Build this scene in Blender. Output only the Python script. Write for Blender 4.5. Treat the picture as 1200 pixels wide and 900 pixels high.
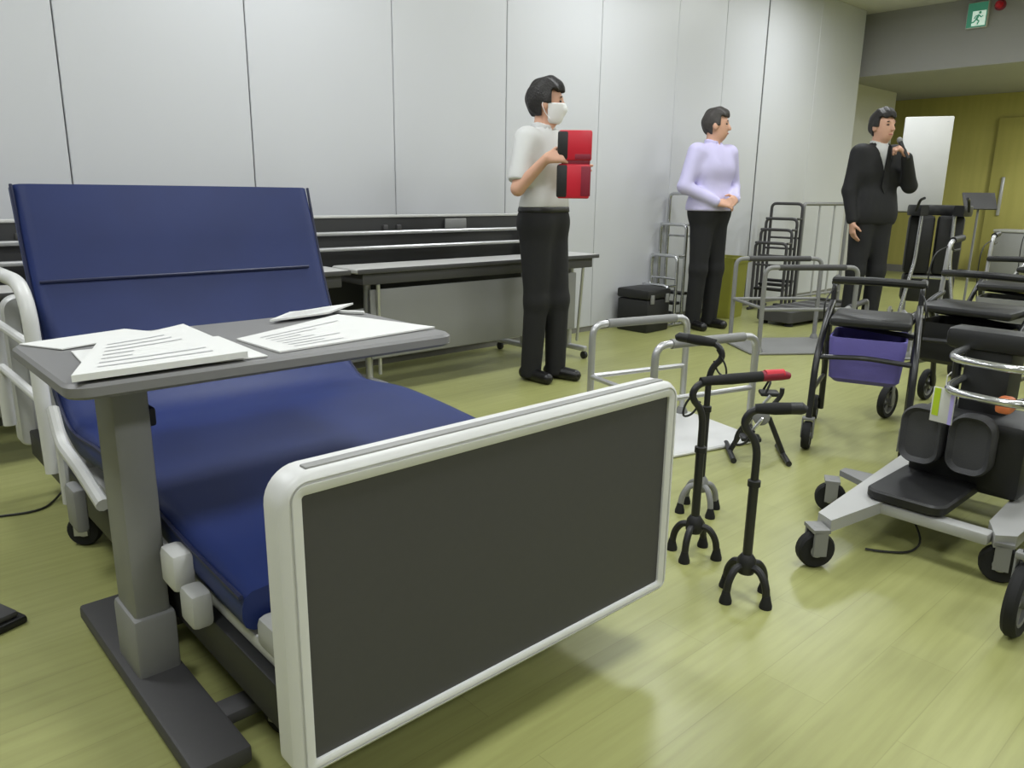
import bpy, bmesh, math, random
import numpy as np
from mathutils import Vector, Matrix
random.seed(7)
for o in list(bpy.data.objects): bpy.data.objects.remove(o)
SC = bpy.context.scene
COL = SC.collection
PI = math.pi
R = math.radians

# ------------------------------------------------------------------ camera, world, lights, exposure
CAM_H, F_PX = 1.08, 900.0
PITCH, ROLL, YAW = math.atan(226 / 900.0), R(0.8), R(42.5)
fw = Vector((0, math.cos(PITCH), -math.sin(PITCH))); rt = Vector((1, 0, 0)); up = rt.cross(fw)
r2 = math.cos(ROLL) * rt + math.sin(ROLL) * up
u2 = -math.sin(ROLL) * rt + math.cos(ROLL) * up
rz = Matrix.Rotation(-YAW, 3, 'Z')
r2, u2, f2 = rz @ r2, rz @ u2, rz @ fw
cam = bpy.data.cameras.new('camera'); co = bpy.data.objects.new('camera', cam); COL.objects.link(co)
cam.sensor_width = 36.0; cam.lens = 36.0 * F_PX / 1200.0; cam.clip_start = 0.02
m3 = Matrix((r2, u2, -f2)).transposed()
co.matrix_world = Matrix.Translation((0, 0, CAM_H)) @ m3.to_4x4()
SC.camera = co
w = bpy.data.worlds.new('world'); SC.world = w; w.use_nodes = True
w.node_tree.nodes['Background'].inputs[0].default_value = (0.8, 0.85, 0.9, 1)
w.node_tree.nodes['Background'].inputs[1].default_value = 0.15
SC.view_settings.view_transform = 'Standard'; SC.view_settings.look = 'None'
SC.view_settings.gamma = 1.0; SC.view_settings.use_curve_mapping = False
SC.view_settings.exposure = -0.5
LIGHT_W = 42.0
LIGHT_SPOTS = [(x, y) for y in (3.05, 0.6, -2.0) for x in (-0.6, 1.9, 4.4, 6.9)]
CEIL = 3.0

# ------------------------------------------------------------------ materials
def lin(c):
    return tuple(((v / 255.0) / 12.92 if v / 255.0 <= 0.04045 else ((v / 255.0 + 0.055) / 1.055) ** 2.4) for v in c)
MATS = {}
def mat(name, rgb, rough=0.6, metal=0.0, var=0.08, scale=12.0, bump=0.0, bscale=200.0, spec=0.5, emit=0.0):
    if name in MATS: return MATS[name]
    m = bpy.data.materials.new(name); m.use_nodes = True
    nt = m.node_tree; N = nt.nodes; L = nt.links; b = N['Principled BSDF']
    c = lin(rgb)
    tc = N.new('ShaderNodeTexCoord'); nz = N.new('ShaderNodeTexNoise'); nz.inputs['Scale'].default_value = scale
    nz.inputs['Detail'].default_value = 3
    L.new(tc.outputs['Object'], nz.inputs['Vector'])
    mx = N.new('ShaderNodeMix'); mx.data_type = 'RGBA'
    mx.inputs[6].default_value = (*[v * (1 - var) for v in c], 1); mx.inputs[7].default_value = (*[min(1, v * (1 + var)) for v in c], 1)
    L.new(nz.outputs[0], mx.inputs[0]); L.new(mx.outputs[2], b.inputs['Base Color'])
    b.inputs['Roughness'].default_value = rough; b.inputs['Metallic'].default_value = metal
    b.inputs['Specular IOR Level'].default_value = spec
    if bump:
        n2 = N.new('ShaderNodeTexNoise'); n2.inputs['Scale'].default_value = bscale
        L.new(tc.outputs['Object'], n2.inputs['Vector'])
        bp = N.new('ShaderNodeBump'); bp.inputs['Strength'].default_value = bump; bp.inputs['Distance'].default_value = 0.01
        L.new(n2.outputs[0], bp.inputs['Height']); L.new(bp.outputs[0], b.inputs['Normal'])
    if emit:
        b.inputs['Emission Color'].default_value = (*c, 1); b.inputs['Emission Strength'].default_value = emit
    MATS[name] = m
    return m

def floor_mat():
    m = bpy.data.materials.new('vinyl_floor'); m.use_nodes = True
    nt = m.node_tree; N = nt.nodes; L = nt.links; b = N['Principled BSDF']
    tc = N.new('ShaderNodeTexCoord'); mp = N.new('ShaderNodeMapping'); mp.inputs['Rotation'].default_value = (0, 0, 0)
    L.new(tc.outputs['Object'], mp.inputs['Vector'])
    br = N.new('ShaderNodeTexBrick'); br.offset = 0.37; br.inputs['Scale'].default_value = 1.0
    br.inputs['Brick Width'].default_value = 0.92; br.inputs['Row Height'].default_value = 0.152
    br.inputs['Mortar Size'].default_value = 0.0012
    br.inputs['Color1'].default_value = (*lin((154, 156, 98)), 1); br.inputs['Color2'].default_value = (*lin((160, 162, 104)), 1)
    br.inputs['Mortar'].default_value = (*lin((146, 148, 92)), 1)
    L.new(mp.outputs[0], br.inputs['Vector'])
    m2 = N.new('ShaderNodeMapping'); m2.inputs['Scale'].default_value = (1.5, 22, 1); L.new(tc.outputs['Object'], m2.inputs['Vector'])
    nz = N.new('ShaderNodeTexNoise'); nz.inputs['Scale'].default_value = 2.0; nz.inputs['Detail'].default_value = 5
    L.new(m2.outputs[0], nz.inputs['Vector'])
    mx = N.new('ShaderNodeMix'); mx.data_type = 'RGBA'; mx.blend_type = 'MULTIPLY'; mx.inputs[0].default_value = 0.35
    cr = N.new('ShaderNodeValToRGB'); cr.color_ramp.elements[0].color = (0.6, 0.58, 0.5, 1); cr.color_ramp.elements[1].color = (1, 1, 1, 1)
    cr.color_ramp.elements[0].position = 0.3; cr.color_ramp.elements[1].position = 0.62
    L.new(nz.outputs[0], cr.inputs[0]); L.new(br.outputs[0], mx.inputs[6]); L.new(cr.outputs[0], mx.inputs[7])
    L.new(mx.outputs[2], b.inputs['Base Color'])
    b.inputs['Roughness'].default_value = 0.34
    b.inputs['Specular IOR Level'].default_value = 0.55
    return m
def wood_mat():
    m = bpy.data.materials.new('far_wood_wall'); m.use_nodes = True
    nt = m.node_tree; N = nt.nodes; L = nt.links; b = N['Principled BSDF']
    tc = N.new('ShaderNodeTexCoord'); mp = N.new('ShaderNodeMapping'); mp.inputs['Scale'].default_value = (6, 6, 0.5)
    L.new(tc.outputs['Object'], mp.inputs['Vector'])
    nz = N.new('ShaderNodeTexNoise'); nz.inputs['Scale'].default_value = 2.5; nz.inputs['Detail'].default_value = 6
    L.new(mp.outputs[0], nz.inputs['Vector'])
    cr = N.new('ShaderNodeValToRGB'); cr.color_ramp.elements[0].color = (*lin((158, 152, 80)), 1); cr.color_ramp.elements[1].color = (*lin((182, 174, 98)), 1)
    L.new(nz.outputs[0], cr.inputs[0]); L.new(cr.outputs[0], b.inputs['Base Color']); b.inputs['Roughness'].default_value = 0.5
    return m

M_FLOOR = floor_mat(); M_WOOD = wood_mat()
M_WALL = mat('wall_panel', (193, 194, 198), 0.42, var=0.015, scale=2)
M_JOINT = mat('panel_joint', (172, 172, 171), 0.6)
M_SOFFIT = mat('grey_soffit', (152, 151, 150), 0.85, var=0.03, scale=3)
M_DJOINT = mat('dark_joint', (60, 60, 60), 0.5)
M_PLAINWALL = mat('painted_wall', (190, 189, 184), 0.7, var=0.02, scale=2)
M_CEIL = mat('ceiling_board', (196, 194, 190), 0.9, var=0.03, scale=30)
M_BASEB = mat('baseboard', (120, 118, 114), 0.5)
M_WHITE = mat('white_plastic', (208, 208, 207), 0.38, var=0.02)
M_OFFW = mat('offwhite_plastic', (192, 192, 190), 0.42, var=0.02)
M_LGREY = mat('light_grey_plastic', (170, 170, 168), 0.45, var=0.03)
M_GREY = mat('grey_plastic', (128, 128, 127), 0.5, var=0.04)
M_MGREY = mat('mid_grey_plastic', (142, 142, 140), 0.5, var=0.04)
M_DGREY = mat('dark_grey_panel', (66, 65, 66), 0.62, var=0.05, scale=60)
M_BLACK = mat('black_plastic', (26, 26, 27), 0.5, var=0.1)
M_RUBBER = mat('black_rubber', (20, 20, 21), 0.8, var=0.1)
M_CHROME = mat('chrome_tube', (205, 206, 208), 0.22, 0.9, var=0.02)
M_ALU = mat('silver_tube', (190, 190, 192), 0.35, 0.7, var=0.03)
M_BLUE = mat('navy_mattress', (31, 45, 97), 0.5, var=0.2, scale=5, bump=0.06, bscale=700, spec=0.35)
M_BLUE2 = mat('navy_piping', (26, 32, 66), 0.5)
M_PAPER = mat('white_paper', (212, 212, 210), 0.8, var=0.01)
M_INK = mat('grey_print', (176, 176, 178), 0.8)
M_SKIN = mat('skin', (204, 158, 134), 0.55, var=0.05, scale=30)
M_LIP = mat('lips', (170, 100, 92), 0.5)
M_HAIR = mat('black_hair', (30, 27, 26), 0.6, var=0.3, scale=60, bump=0.4, bscale=120)
M_HAIRG = mat('greying_hair', (58, 54, 52), 0.65, var=0.3, scale=60, bump=0.4, bscale=120)
M_SHIRT = mat('white_shirt', (203, 203, 202), 0.8, var=0.03, scale=8, bump=0.25, bscale=14)
M_LAV = mat('lavender_shirt', (198, 192, 228), 0.8, var=0.04, scale=8, bump=0.25, bscale=14)
M_TROU = mat('black_trousers', (24, 24, 26), 0.85, var=0.15, scale=8, bump=0.25, bscale=12)
M_SUIT = mat('black_suit', (25, 25, 27), 0.8, var=0.15, scale=8, bump=0.25, bscale=12)
M_SHOE = mat('black_leather', (18, 17, 17), 0.35)
M_MASK = mat('white_mask', (236, 238, 240), 0.8, var=0.01)
M_EYE = mat('dark_eye', (28, 22, 20), 0.3)
M_RED = mat('red_case', (196, 26, 48), 0.4, var=0.05)
M_DRED = mat('dark_red', (132, 26, 48), 0.5, var=0.05)
M_PURP = mat('purple_fabric', (104, 96, 168), 0.8, var=0.1, bump=0.1)
M_OLIVE = mat('yellow_green_bin', (152, 152, 62), 0.5, var=0.05)
M_LIME = mat('lime_print', (176, 200, 40), 0.6)
M_LAVP = mat('lavender_print', (190, 178, 246), 0.6)
M_ORANGE = mat('orange_plastic', (214, 120, 72), 0.5)
M_GREEN = mat('exit_green', (70, 150, 125), 0.4, emit=0.25)
M_EXITW = mat('exit_white', (225, 250, 238), 0.4, emit=0.5)
M_DIFF = mat('light_diffuser', (250, 250, 245), 0.5, emit=6.0)
M_FRAMEB = mat('black_frame_tube', (34, 34, 36), 0.35, var=0.05)
M_PADG = mat('dark_grey_pad', (64, 64, 66), 0.7, var=0.1, bump=0.1)
M_TOP = mat('table_top_laminate', (182, 181, 178), 0.4, var=0.03)
M_OTOP = mat('overbed_top_laminate', (116, 115, 115), 0.45, var=0.04)
M_MODEST = mat('grey_modesty_panel', (134, 134, 133), 0.5, var=0.03)

# ------------------------------------------------------------------ mesh helpers
def fillet(pts, r, n=5):
    pts = [Vector(p) for p in pts]
    if r <= 0 or len(pts) < 3: return pts
    out = [pts[0]]
    for i in range(1, len(pts) - 1):
        a, b, c = pts[i - 1], pts[i], pts[i + 1]
        ra = min(r, (a - b).length * 0.48); rc = min(r, (c - b).length * 0.48)
        p0 = b + (a - b).normalized() * ra; p2 = b + (c - b).normalized() * rc
        for k in range(n + 1):
            t = k / n
            out.append(p0 * (1 - t) ** 2 + b * 2 * t * (1 - t) + p2 * t * t)
    out.append(pts[-1])
    return out

class MB:
    def __init__(s): s.v = []; s.f = []
    def add(s, v, f):
        o = len(s.v); s.v += [tuple(p) for p in v]; s.f += [tuple(i + o for i in q) for q in f]; return s
    def box(s, x0, x1, y0, y1, z0, z1, bev=0.0, seg=2, M=None):
        bm = bmesh.new(); bmesh.ops.create_cube(bm, size=1)
        for v in bm.verts: v.co = Vector((x0 + (v.co.x + .5) * (x1 - x0), y0 + (v.co.y + .5) * (y1 - y0), z0 + (v.co.z + .5) * (z1 - z0)))
        if bev: bmesh.ops.bevel(bm, geom=bm.edges[:], offset=bev, segments=seg, profile=0.5, affect='EDGES')
        if M is not None: bmesh.ops.transform(bm, matrix=M, verts=bm.verts)
        bm.verts.index_update()
        s.add([v.co.copy() for v in bm.verts], [[v.index for v in f.verts] for f in bm.faces]); bm.free(); return s
    def tube(s, pts, rad, seg=10, fil=0.0, closed=False, n=5):
        P = fillet(pts, fil, n)
        if closed:
            P = [Vector(p) for p in pts]
        k = len(P); rings = []; prev = None
        for i in range(k):
            if closed: t = (P[(i + 1) % k] - P[i - 1]).normalized()
            elif i == 0: t = (P[1] - P[0]).normalized()
            elif i == k - 1: t = (P[-1] - P[-2]).normalized()
            else: t = (P[i + 1] - P[i - 1]).normalized()
            if prev is None:
                a = Vector((0, 0, 1)) if abs(t.z) < 0.9 else Vector((1, 0, 0))
                nrm = (a - t * a.dot(t)).normalized()
            else: nrm = (prev - t * prev.dot(t)).normalized()
            prev = nrm; bi = t.cross(nrm)
            rr = rad[min(i, len(rad) - 1)] if isinstance(rad, (list, tuple)) else rad
            rings.append([P[i] + (nrm * math.cos(2 * PI * j / seg) + bi * math.sin(2 * PI * j / seg)) * rr for j in range(seg)])
        vs = [p for r_ in rings for p in r_]; fs = []
        for i in range(k if closed else k - 1):
            i2 = (i + 1) % k
            for j in range(seg):
                j2 = (j + 1) % seg
                fs.append((i * seg + j, i * seg + j2, i2 * seg + j2, i2 * seg + j))
        if not closed:
            fs.append(tuple(range(seg))[::-1]); fs.append(tuple((k - 1) * seg + j for j in range(seg)))
        return s.add(vs, fs)
    def lathe(s, prof, axis='Z', c=(0, 0, 0), seg=24, M=None):
        # prof: list of (r, h) along the axis
        vs = []; fs = []; k = len(prof)
        for (r_, h) in prof:
            for j in range(seg):
                a = 2 * PI * j / seg; x, y = r_ * math.cos(a), r_ * math.sin(a)
                p = {'Z': Vector((x, y, h)), 'X': Vector((h, x, y)), 'Y': Vector((y, h, x))}[axis] + Vector(c)
                if M is not None: p = M @ p
                vs.append(p)
        for i in range(k - 1):
            for j in range(seg):
                j2 = (j + 1) % seg
                fs.append((i * seg + j, i * seg + j2, (i + 1) * seg + j2, (i + 1) * seg + j))
        fs.append(tuple(range(seg))[::-1]); fs.append(tuple((k - 1) * seg + j for j in range(seg)))
        return s.add(vs, fs)
    def torus(s, c, Rr, r, axis='Y', seg=28, sub=10):
        pts = []
        for j in range(seg):
            a = 2 * PI * j / seg; x, y = Rr * math.cos(a), Rr * math.sin(a)
            pts.append(Vector(c) + {'Z': Vector((x, y, 0)), 'X': Vector((0, x, y)), 'Y': Vector((x, 0, y))}[axis])
        return s.tube(pts, r, sub, closed=True)
    def prism(s, poly, h0, h1, axis='Z', M=None):
        def P(a, b, h): return {'Z': Vector((a, b, h)), 'X': Vector((h, a, b)), 'Y': Vector((a, h, b))}[axis]
        n = len(poly); vs = [P(a, b, h0) for a, b in poly] + [P(a, b, h1) for a, b in poly]
        if M is not None: vs = [M @ v for v in vs]
        fs = [tuple(range(n))[::-1], tuple(range(n, 2 * n))] + [(i, (i + 1) % n, n + (i + 1) % n, n + i) for i in range(n)]
        return s.add(vs, fs)
    def ell(s, c, rad, seg=16, rings=10, M=None):
        vs = []; fs = []
        for i in range(rings + 1):
            th = PI * i / rings
            for j in range(seg):
                a = 2 * PI * j / seg
                p = Vector((c[0] + rad[0] * math.sin(th) * math.cos(a), c[1] + rad[1] * math.sin(th) * math.sin(a), c[2] - rad[2] * math.cos(th)))
                vs.append(M @ p if M is not None else p)
        for i in range(rings):
            for j in range(seg):
                j2 = (j + 1) % seg; fs.append((i * seg + j, i * seg + j2, (i + 1) * seg + j2, (i + 1) * seg + j))
        return s.add(vs, fs)
    def build(s, name, m, parent=None, smooth=True, ang=35):
        me = bpy.data.meshes.new(name); me.from_pydata(s.v, [], s.f)
        bm = bmesh.new(); bm.from_mesh(me)
        bmesh.ops.remove_doubles(bm, verts=bm.verts, dist=1e-6)
        bmesh.ops.recalc_face_normals(bm, faces=bm.faces); bm.to_mesh(me); bm.free()
        me.materials.append(m)
        if smooth:
            me.shade_smooth(); me.set_sharp_from_angle(angle=R(ang))
        o = bpy.data.objects.new(name, me); COL.objects.link(o)
        if parent is not None: o.parent = parent
        return o

def tag(o, label=None, cat=None, group=None, kind=None):
    if label: o['label'] = label
    if cat: o['category'] = cat
    if group: o['group'] = group
    if kind: o['kind'] = kind
    return o
def thing(name, label, cat, loc=(0, 0, 0), rotz=0.0, group=None, scale=1.0):
    o = bpy.data.objects.new(name, None); COL.objects.link(o); o.empty_display_size = 0.1
    o.location = loc; o.rotation_euler = (0, 0, rotz); o.scale = (scale,) * 3
    return tag(o, label, cat, group)
def dup(root, loc, rotz, label=None, scale=None, group=None, swap=None):
    def cp(o, parent):
        c = o.copy(); COL.objects.link(c)
        if parent is not None: c.parent = parent
        for ch in list(o.children): cp(ch, c)
        return c
    r = cp(root, None); r.location = loc; r.rotation_euler = (0, 0, rotz)
    if label: r['label'] = label
    if group: r['group'] = group
    if scale: r.scale = (scale,) * 3
    return r
def struct(o): o['kind'] = 'structure'; return o

# ------------------------------------------------------------------ the room
WY = 4.08      # face of the partition wall
struct(MB().box(-4.0, 12.2, -4.2, 5.2, -0.1, 0.0).build('floor', M_FLOOR, smooth=False))
struct(MB().box(-4.0, 9.0, -4.2, 4.3, CEIL, CEIL + 0.1).build('ceiling', M_CEIL, smooth=False))
struct(MB().box(9.0, 12.2, -4.2, 5.2, 2.42, 2.52).build('ceiling_low', M_SOFFIT, smooth=False))
wl = struct(MB().box(-4.0, 8.8, WY + 0.012, WY + 0.2, 0, CEIL).build('wall_back', M_JOINT, smooth=False))
edges = [-4.0, -3.58, -2.67, -1.76, -0.85, 0.06, 0.965, 1.845, 2.74, 3.64, 4.575, 5.5, 6.18, 6.86, 7.83, 8.8]
for a, b in zip(edges[:-1], edges[1:]):
    g = 0.003
    if abs(b - 6.86) < .01: g = 0.022
    elif b > 5: g = 0.0015
    MB().box(a + min(g, 0.003), b - g, WY - 0.012, WY + 0.012, 0.04, CEIL - 0.002, bev=0.003, seg=1).build('panel', M_WALL, wl)
MB().box(6.840, 6.860, WY - 0.006, WY + 0.012, 0.02, CEIL).build('joint_strip', M_DJOINT, wl)
MB().box(-4.0, 8.8, WY - 0.006, WY + 0.012, 0.0, 0.04).build('bottom_track', M_BASEB, wl)
struct(MB().box(8.6, 8.82, WY + 0.2, 4.6, 0, CEIL).build('wall_return', M_PLAINWALL, smooth=False))
struct(MB().box(8.6, 11.1, 4.6, 4.75, 0, 2.6).build('wall_recess', M_PLAINWALL, smooth=False))
struct(MB().box(11.0, 11.12, 4.75, 5.2, 0, 2.6).build('wall_recess_end', M_PLAINWALL, smooth=False))
wf = struct(MB().box(12.0, 12.2, -4.2, 5.2, 0, 2.42).build('wall_far', M_WOOD, smooth=False))
struct(MB().box(11.97, 12.0, -4.2, 5.2, 0.0, 0.1).build('baseboard_far', M_BASEB, smooth=False))
sof = struct(MB().box(8.98, 9.12, -4.2, 4.6, 2.36, CEIL + 0.1, bev=0.004).build('trim_1', M_SOFFIT, smooth=False))
struct(MB().box(-4.15, -4.0, -4.2, 4.3, 0, CEIL).build('wall_left', M_PLAINWALL, smooth=False))
struct(MB().box(-4.0, 12.2, -4.35, -4.2, 0, CEIL).build('wall_rear', M_PLAINWALL, smooth=False))
# far wood wall: a flush sliding door with a pull
d1 = struct(MB().box(11.955, 11.998, 2.62, 3.58, 0.0, 2.1, bev=0.004).build('door_1', M_WOOD))
MB().box(11.93, 11.956, 3.40, 3.44, 0.85, 1.35, bev=0.008).build('door_handle', M_ALU, d1)

# ceiling lights
for i, (x, y) in enumerate(LIGHT_SPOTS):
    row = {3.05: 'near the partition wall', 0.6: 'over the middle of the floor', -2.0: 'near the rear wall'}[y]
    t = thing('ceiling_light', 'square white ceiling light panel in the row ' + row, 'ceiling light', (x, y, CEIL), 0, 'ceiling lights in the row ' + row)
    fr = MB()
    for (a, b, c, d) in ((-.36, .36, -.36, -.3), (-.36, .36, .3, .36), (-.36, -.3, -.3, .3), (.3, .36, -.3, .3)):
        fr.box(a, b, c, d, -0.03, 0.0, bev=0.004, seg=1)
    fr.build('frame', M_WHITE, t)
    MB().box(-.3, .3, -.3, .3, -0.018, -0.001).build('diffuser', M_DIFF, t, smooth=False)
    ld = bpy.data.lights.new('ceiling_lamp', 'AREA'); ld.shape = 'SQUARE'; ld.size = 0.6; ld.energy = LIGHT_W
    ld.color = (0.93, 0.97, 1.0)
    lo = bpy.data.objects.new('ceiling_lamp', ld); COL.objects.link(lo); lo.parent = t; lo.location = (0, 0, -0.022)

for yy in (1.4, -1.2):  # added lamps, out of view, to brighten the far wood wall
    t = thing('ceiling_light', 'added out-of-view light panel under the lowered ceiling, brightening the far wall', 'ceiling light', (10.4, yy, 2.42), 0, 'added fill lights under the lowered ceiling')
    fr = MB()
    for (a, b, c, d) in ((-.36, .36, -.36, -.3), (-.36, .36, .3, .36), (-.36, -.3, -.3, .3), (.3, .36, -.3, .3)):
        fr.box(a, b, c, d, -0.03, 0.0, bev=0.004, seg=1)
    fr.build('frame', M_WHITE, t)
    MB().box(-.3, .3, -.3, .3, -0.018, -0.001).build('diffuser', M_DIFF, t, smooth=False)
    ld = bpy.data.lights.new('ceiling_lamp', 'AREA'); ld.shape = 'SQUARE'; ld.size = 0.6; ld.energy = 115.0
    ld.color = (0.93, 0.97, 1.0)
    lo = bpy.data.objects.new('ceiling_lamp', ld); COL.objects.link(lo); lo.parent = t; lo.location = (0, 0, -0.022)

# exit sign on the soffit, with a red alarm lamp beside it
ex = thing('exit_sign', 'green emergency exit sign with a white running figure, on the ceiling drop', 'sign', (8.98, 3.02, 2.83))
MB().box(-0.05, 0, -0.095, 0.095, -0.12, 0.12, bev=0.006).build('housing', M_OFFW, ex)
MB().box(-0.054, -0.049, -0.088, 0.088, -0.112, 0.112).build('face', M_GREEN, ex)
MB().box(-0.057, -0.053, -0.08, 0.04, -0.1, 0.035).build('doorway', M_EXITW, ex)
rm = MB()
def strip(m_, pts, r_): m_.tube([Vector((-0.0585, -y, z)) for (y, z) in pts], r_, 6)
rm.ell((-0.0585, -0.028, 0.018), (0.003, 0.013, 0.013), 10, 6)
strip(rm, [(0.02, 0.0), (0.0, -0.04)], 0.010); strip(rm, [(0.0, -0.04), (0.025, -0.06), (0.012, -0.09)], 0.007)
strip(rm, [(0.0, -0.04), (-0.02, -0.065), (-0.045, -0.07)], 0.007); strip(rm, [(0.018, -0.003), (0.042, -0.025), (0.058, -0.012)], 0.0055)
strip(rm, [(0.014, -0.005), (-0.01, -0.012), (-0.02, -0.035)], 0.0055)
rm.build('running_figure', M_GREEN, ex)
al = thing('alarm_lamp', 'small red alarm lamp beside the green exit sign', 'lamp', (8.98, 2.84, 2.90))
MB().lathe([(0.05, 0), (0.05, -0.015), (0.035, -0.02)], 'X', seg=20).build('base', M_DRED, al)
MB().lathe([(0.034, -0.018), (0.034, -0.05), (0.024, -0.07), (0.005, -0.078)], 'X', seg=20).build('lens', M_RED, al)

# ------------------------------------------------------------------ hospital bed
BX0, BX1, BYF, BYH = 0.451, 1.421, 0.98, 3.06
bed = thing('hospital_bed', 'hospital bed with navy mattress, raised backrest and white framed dark footboard', 'bed', (BX0, BYF, 0))
BW = BX1 - BX0
def rrect(x0, x1, z0, z1, rt_, rb, n=8):
    pts = []
    for (cx, cz, r_, a0) in ((x1 - rb, z0 + rb, rb, -90), (x1 - rt_, z1 - rt_, rt_, 0), (x0 + rt_, z1 - rt_, rt_, 90), (x0 + rb, z0 + rb, rb, 180)):
        for k in range(n + 1):
            a = R(a0 + 90 * k / n); pts.append((cx + r_ * math.cos(a), cz + r_ * math.sin(a)))
    return pts
def ring_loft(loops, cap0=False, cap1=False):
    mb = MB(); n = len(loops[0]); vs = [p for l in loops for p in l]; fs = []
    for i in range(len(loops) - 1):
        for j in range(n):
            j2 = (j + 1) % n; fs.append((i * n + j, i * n + j2, (i + 1) * n + j2, (i + 1) * n + j))
    if cap0: fs.append(tuple(range(n))[::-1])
    if cap1: fs.append(tuple((len(loops) - 1) * n + j for j in range(n)))
    return mb.add(vs, fs)
def board(name, y, out, z0, z1):
    # out = -1: the outer face looks towards -Y
    b = ring_loft([[(x, y + out * yy, z) for x, z in rrect(ins, BW - ins, z0 + ins * .7, z1 - ins, max(.006, .055 - 1.6 * ins), max(.006, .03 - ins))] for ins, yy in
        ((.036, .012), (.036, .022), (.030, .025), (.020, .025), (.019, .021), (.015, .021), (.014, .025), (.006, .022), (0, .014), (0, -.03), (.008, -.038), (.05, -.038), (.052, -.03))], cap1=True)
    fr = b.build(name, M_WHITE, bed)
    MB().prism(rrect(.034, BW - .034, z0 + .024, z1 - .034, .004, .004), y + out * .010, y + out * .017, 'Y').build('panel', M_DGREY, fr)
    # grip ledge along the top, behind the outer rim
    MB().box(.05, BW - .05, y - .012, y + .008, z1 - .002, z1 + .003, bev=.002).build('top_ridge', M_MGREY, fr)
    return fr
board('footboard', 0.03, -1, 0.155, 0.675)
board('headboard', BYH - BYF - 0.03, 1, 0.2, 0.72)
# mattress: one profile swept across the bed
prof = [(0.25, .39), (0.5, .40), (0.90, .435), (1.12, .445), (1.30, .425), (1.40, .425), (1.51, .50), (1.60, .68), (1.665, .86), (1.725, 1.085)]
top = [Vector((0, a, b)) for a, b in prof]
sm = fillet(top, 0.1, 4)
TH = 0.095
low = []
for i, p in enumerate(sm):
    t = (sm[min(i + 1, len(sm) - 1)] - sm[max(i - 1, 0)]).normalized()
    low.append(p + Vector((0, t.z, -t.y)) * TH)
def mattress():
    xs = [(.03, .03), (.036, .012), (.05, .002), (.075, 0), (.3, -.002), (.485, -.002), (.67, -.002), (BW - .030, 0), (BW - .005, .002), (BW + .009, .012), (BW + .015, .03)]
    loops = []
    for (x, ins) in xs:
        lp = []
        n = len(sm)
        for i, p in enumerate(sm):
            d = (p - low[i]).normalized(); e = 0
            if i == 0 or i == n - 1: e = .012
            q = p - d * (ins + e); lp.append((x, q.y, q.z))
        for i in reversed(range(n)):
            d = (sm[i] - low[i]).normalized(); q = low[i] + d * ins; lp.append((x, q.y, q.z))
        loops.append(lp)
    return ring_loft(loops, True, True)
mt = mattress().build('mattress', M_BLUE, bed, ang=60)
for side in (.029, BW + .016):
    MB().tube([Vector((side, (a * .8 + b * .2).y, (a * .8 + b * .2).z)) for a, b in zip(sm, low)], .005, 6).build('piping', M_BLUE2, mt)
for yy, zz in ((1.6415, .80),):
    MB().tube([(.05, yy - .004, zz), (BW / 2, yy - .008, zz), (BW - .05, yy - .004, zz)], .005, 6).build('seam', M_BLUE2, mt)
# deck sections under the mattress, side rails of the frame
dk = MB(); dk.box(.05, BW - .05, .10, 1.40, .255, .285, bev=.008); dk.box(.05, BW - .05, 1.40, 1.98, .255, .285, bev=.008)
dk.build('deck', M_LGREY, bed)
bk = MB().box(.06, BW - .06, 0, .70, -.03, 0, bev=.008, M=Matrix.Translation((0, 1.555, .385)) @ Matrix.Rotation(R(71), 4, 'X')); bk.build('backrest_deck', M_LGREY, bed)
MB().box(.045, BW - .045, .035, .245, .27, .335, bev=.02).build('foot_stopper', M_LGREY, bed)
for sx in (0.03, BW - .07):
    MB().box(sx, sx + .04, .06, 2.02, .165, .255, bev=.006).build('side_beam', M_BLACK, bed)  # dark frame; its black also stands in for the shade under the bed
uf = MB()
for yy in (.35, 1.0, 1.7): uf.box(.06, BW - .06, yy, yy + .05, .14, .2, bev=.006)
uf.box(.2, .26, .2, 1.9, .10, .15, bev=.006); uf.box(BW - .26, BW - .2, .2, 1.9, .10, .15, bev=.006)
uf.build('under_frame', M_BLACK, bed)
MB().tube([(.485, .3, .12), (.485, 1.2, .16)], .03, 12).build('lift_motor', M_DGREY, bed)
def caster(parent, x, y, r_=.05, wdt=.03, z=None, fork=M_ALU, ang=0.0, stem=0.1):
    M = Matrix.Translation((x, y, 0)) @ Matrix.Rotation(ang, 4, 'Z')
    f = MB().box(-wdt * .9, -wdt * .65, -.02, .02, r_ * .8, r_ * 2.15, M=M).box(wdt * .65, wdt * .9, -.02, .02, r_ * .8, r_ * 2.15, M=M).box(-wdt * .9, wdt * .9, -.025, .025, r_ * 2.1, r_ * 2.3, M=M)
    f.lathe([(.011, r_ * 2.2), (.011, r_ * 2.2 + stem)], 'Z', (x, y, 0), 12)
    c = f.build('caster', fork, parent)
    wm = MB().lathe([(r_ * .55, -wdt * .5), (r_ * .9, -wdt * .5), (r_, -wdt * .3), (r_, wdt * .3), (r_ * .9, wdt * .5), (r_ * .55, wdt * .5)], 'X', (0, 0, r_), 24, M=M)
    wm.build('tyre', M_RUBBER, c)
    MB().lathe([(r_ * .2, -wdt * .55), (r_ * .56, -wdt * .45), (r_ * .56, wdt * .45), (r_ * .2, wdt * .55)], 'X', (0, 0, r_), 20, M=M).build('hub', M_LGREY, c)
    return c
for (x, y, a) in ((.13, .32, .4), (BW - .13, .32, -.2), (.06, 1.52, .9), (BW - .13, 1.75, .1)):
    caster(bed, x, y, .05, .034, ang=a, stem=.06)
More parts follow.
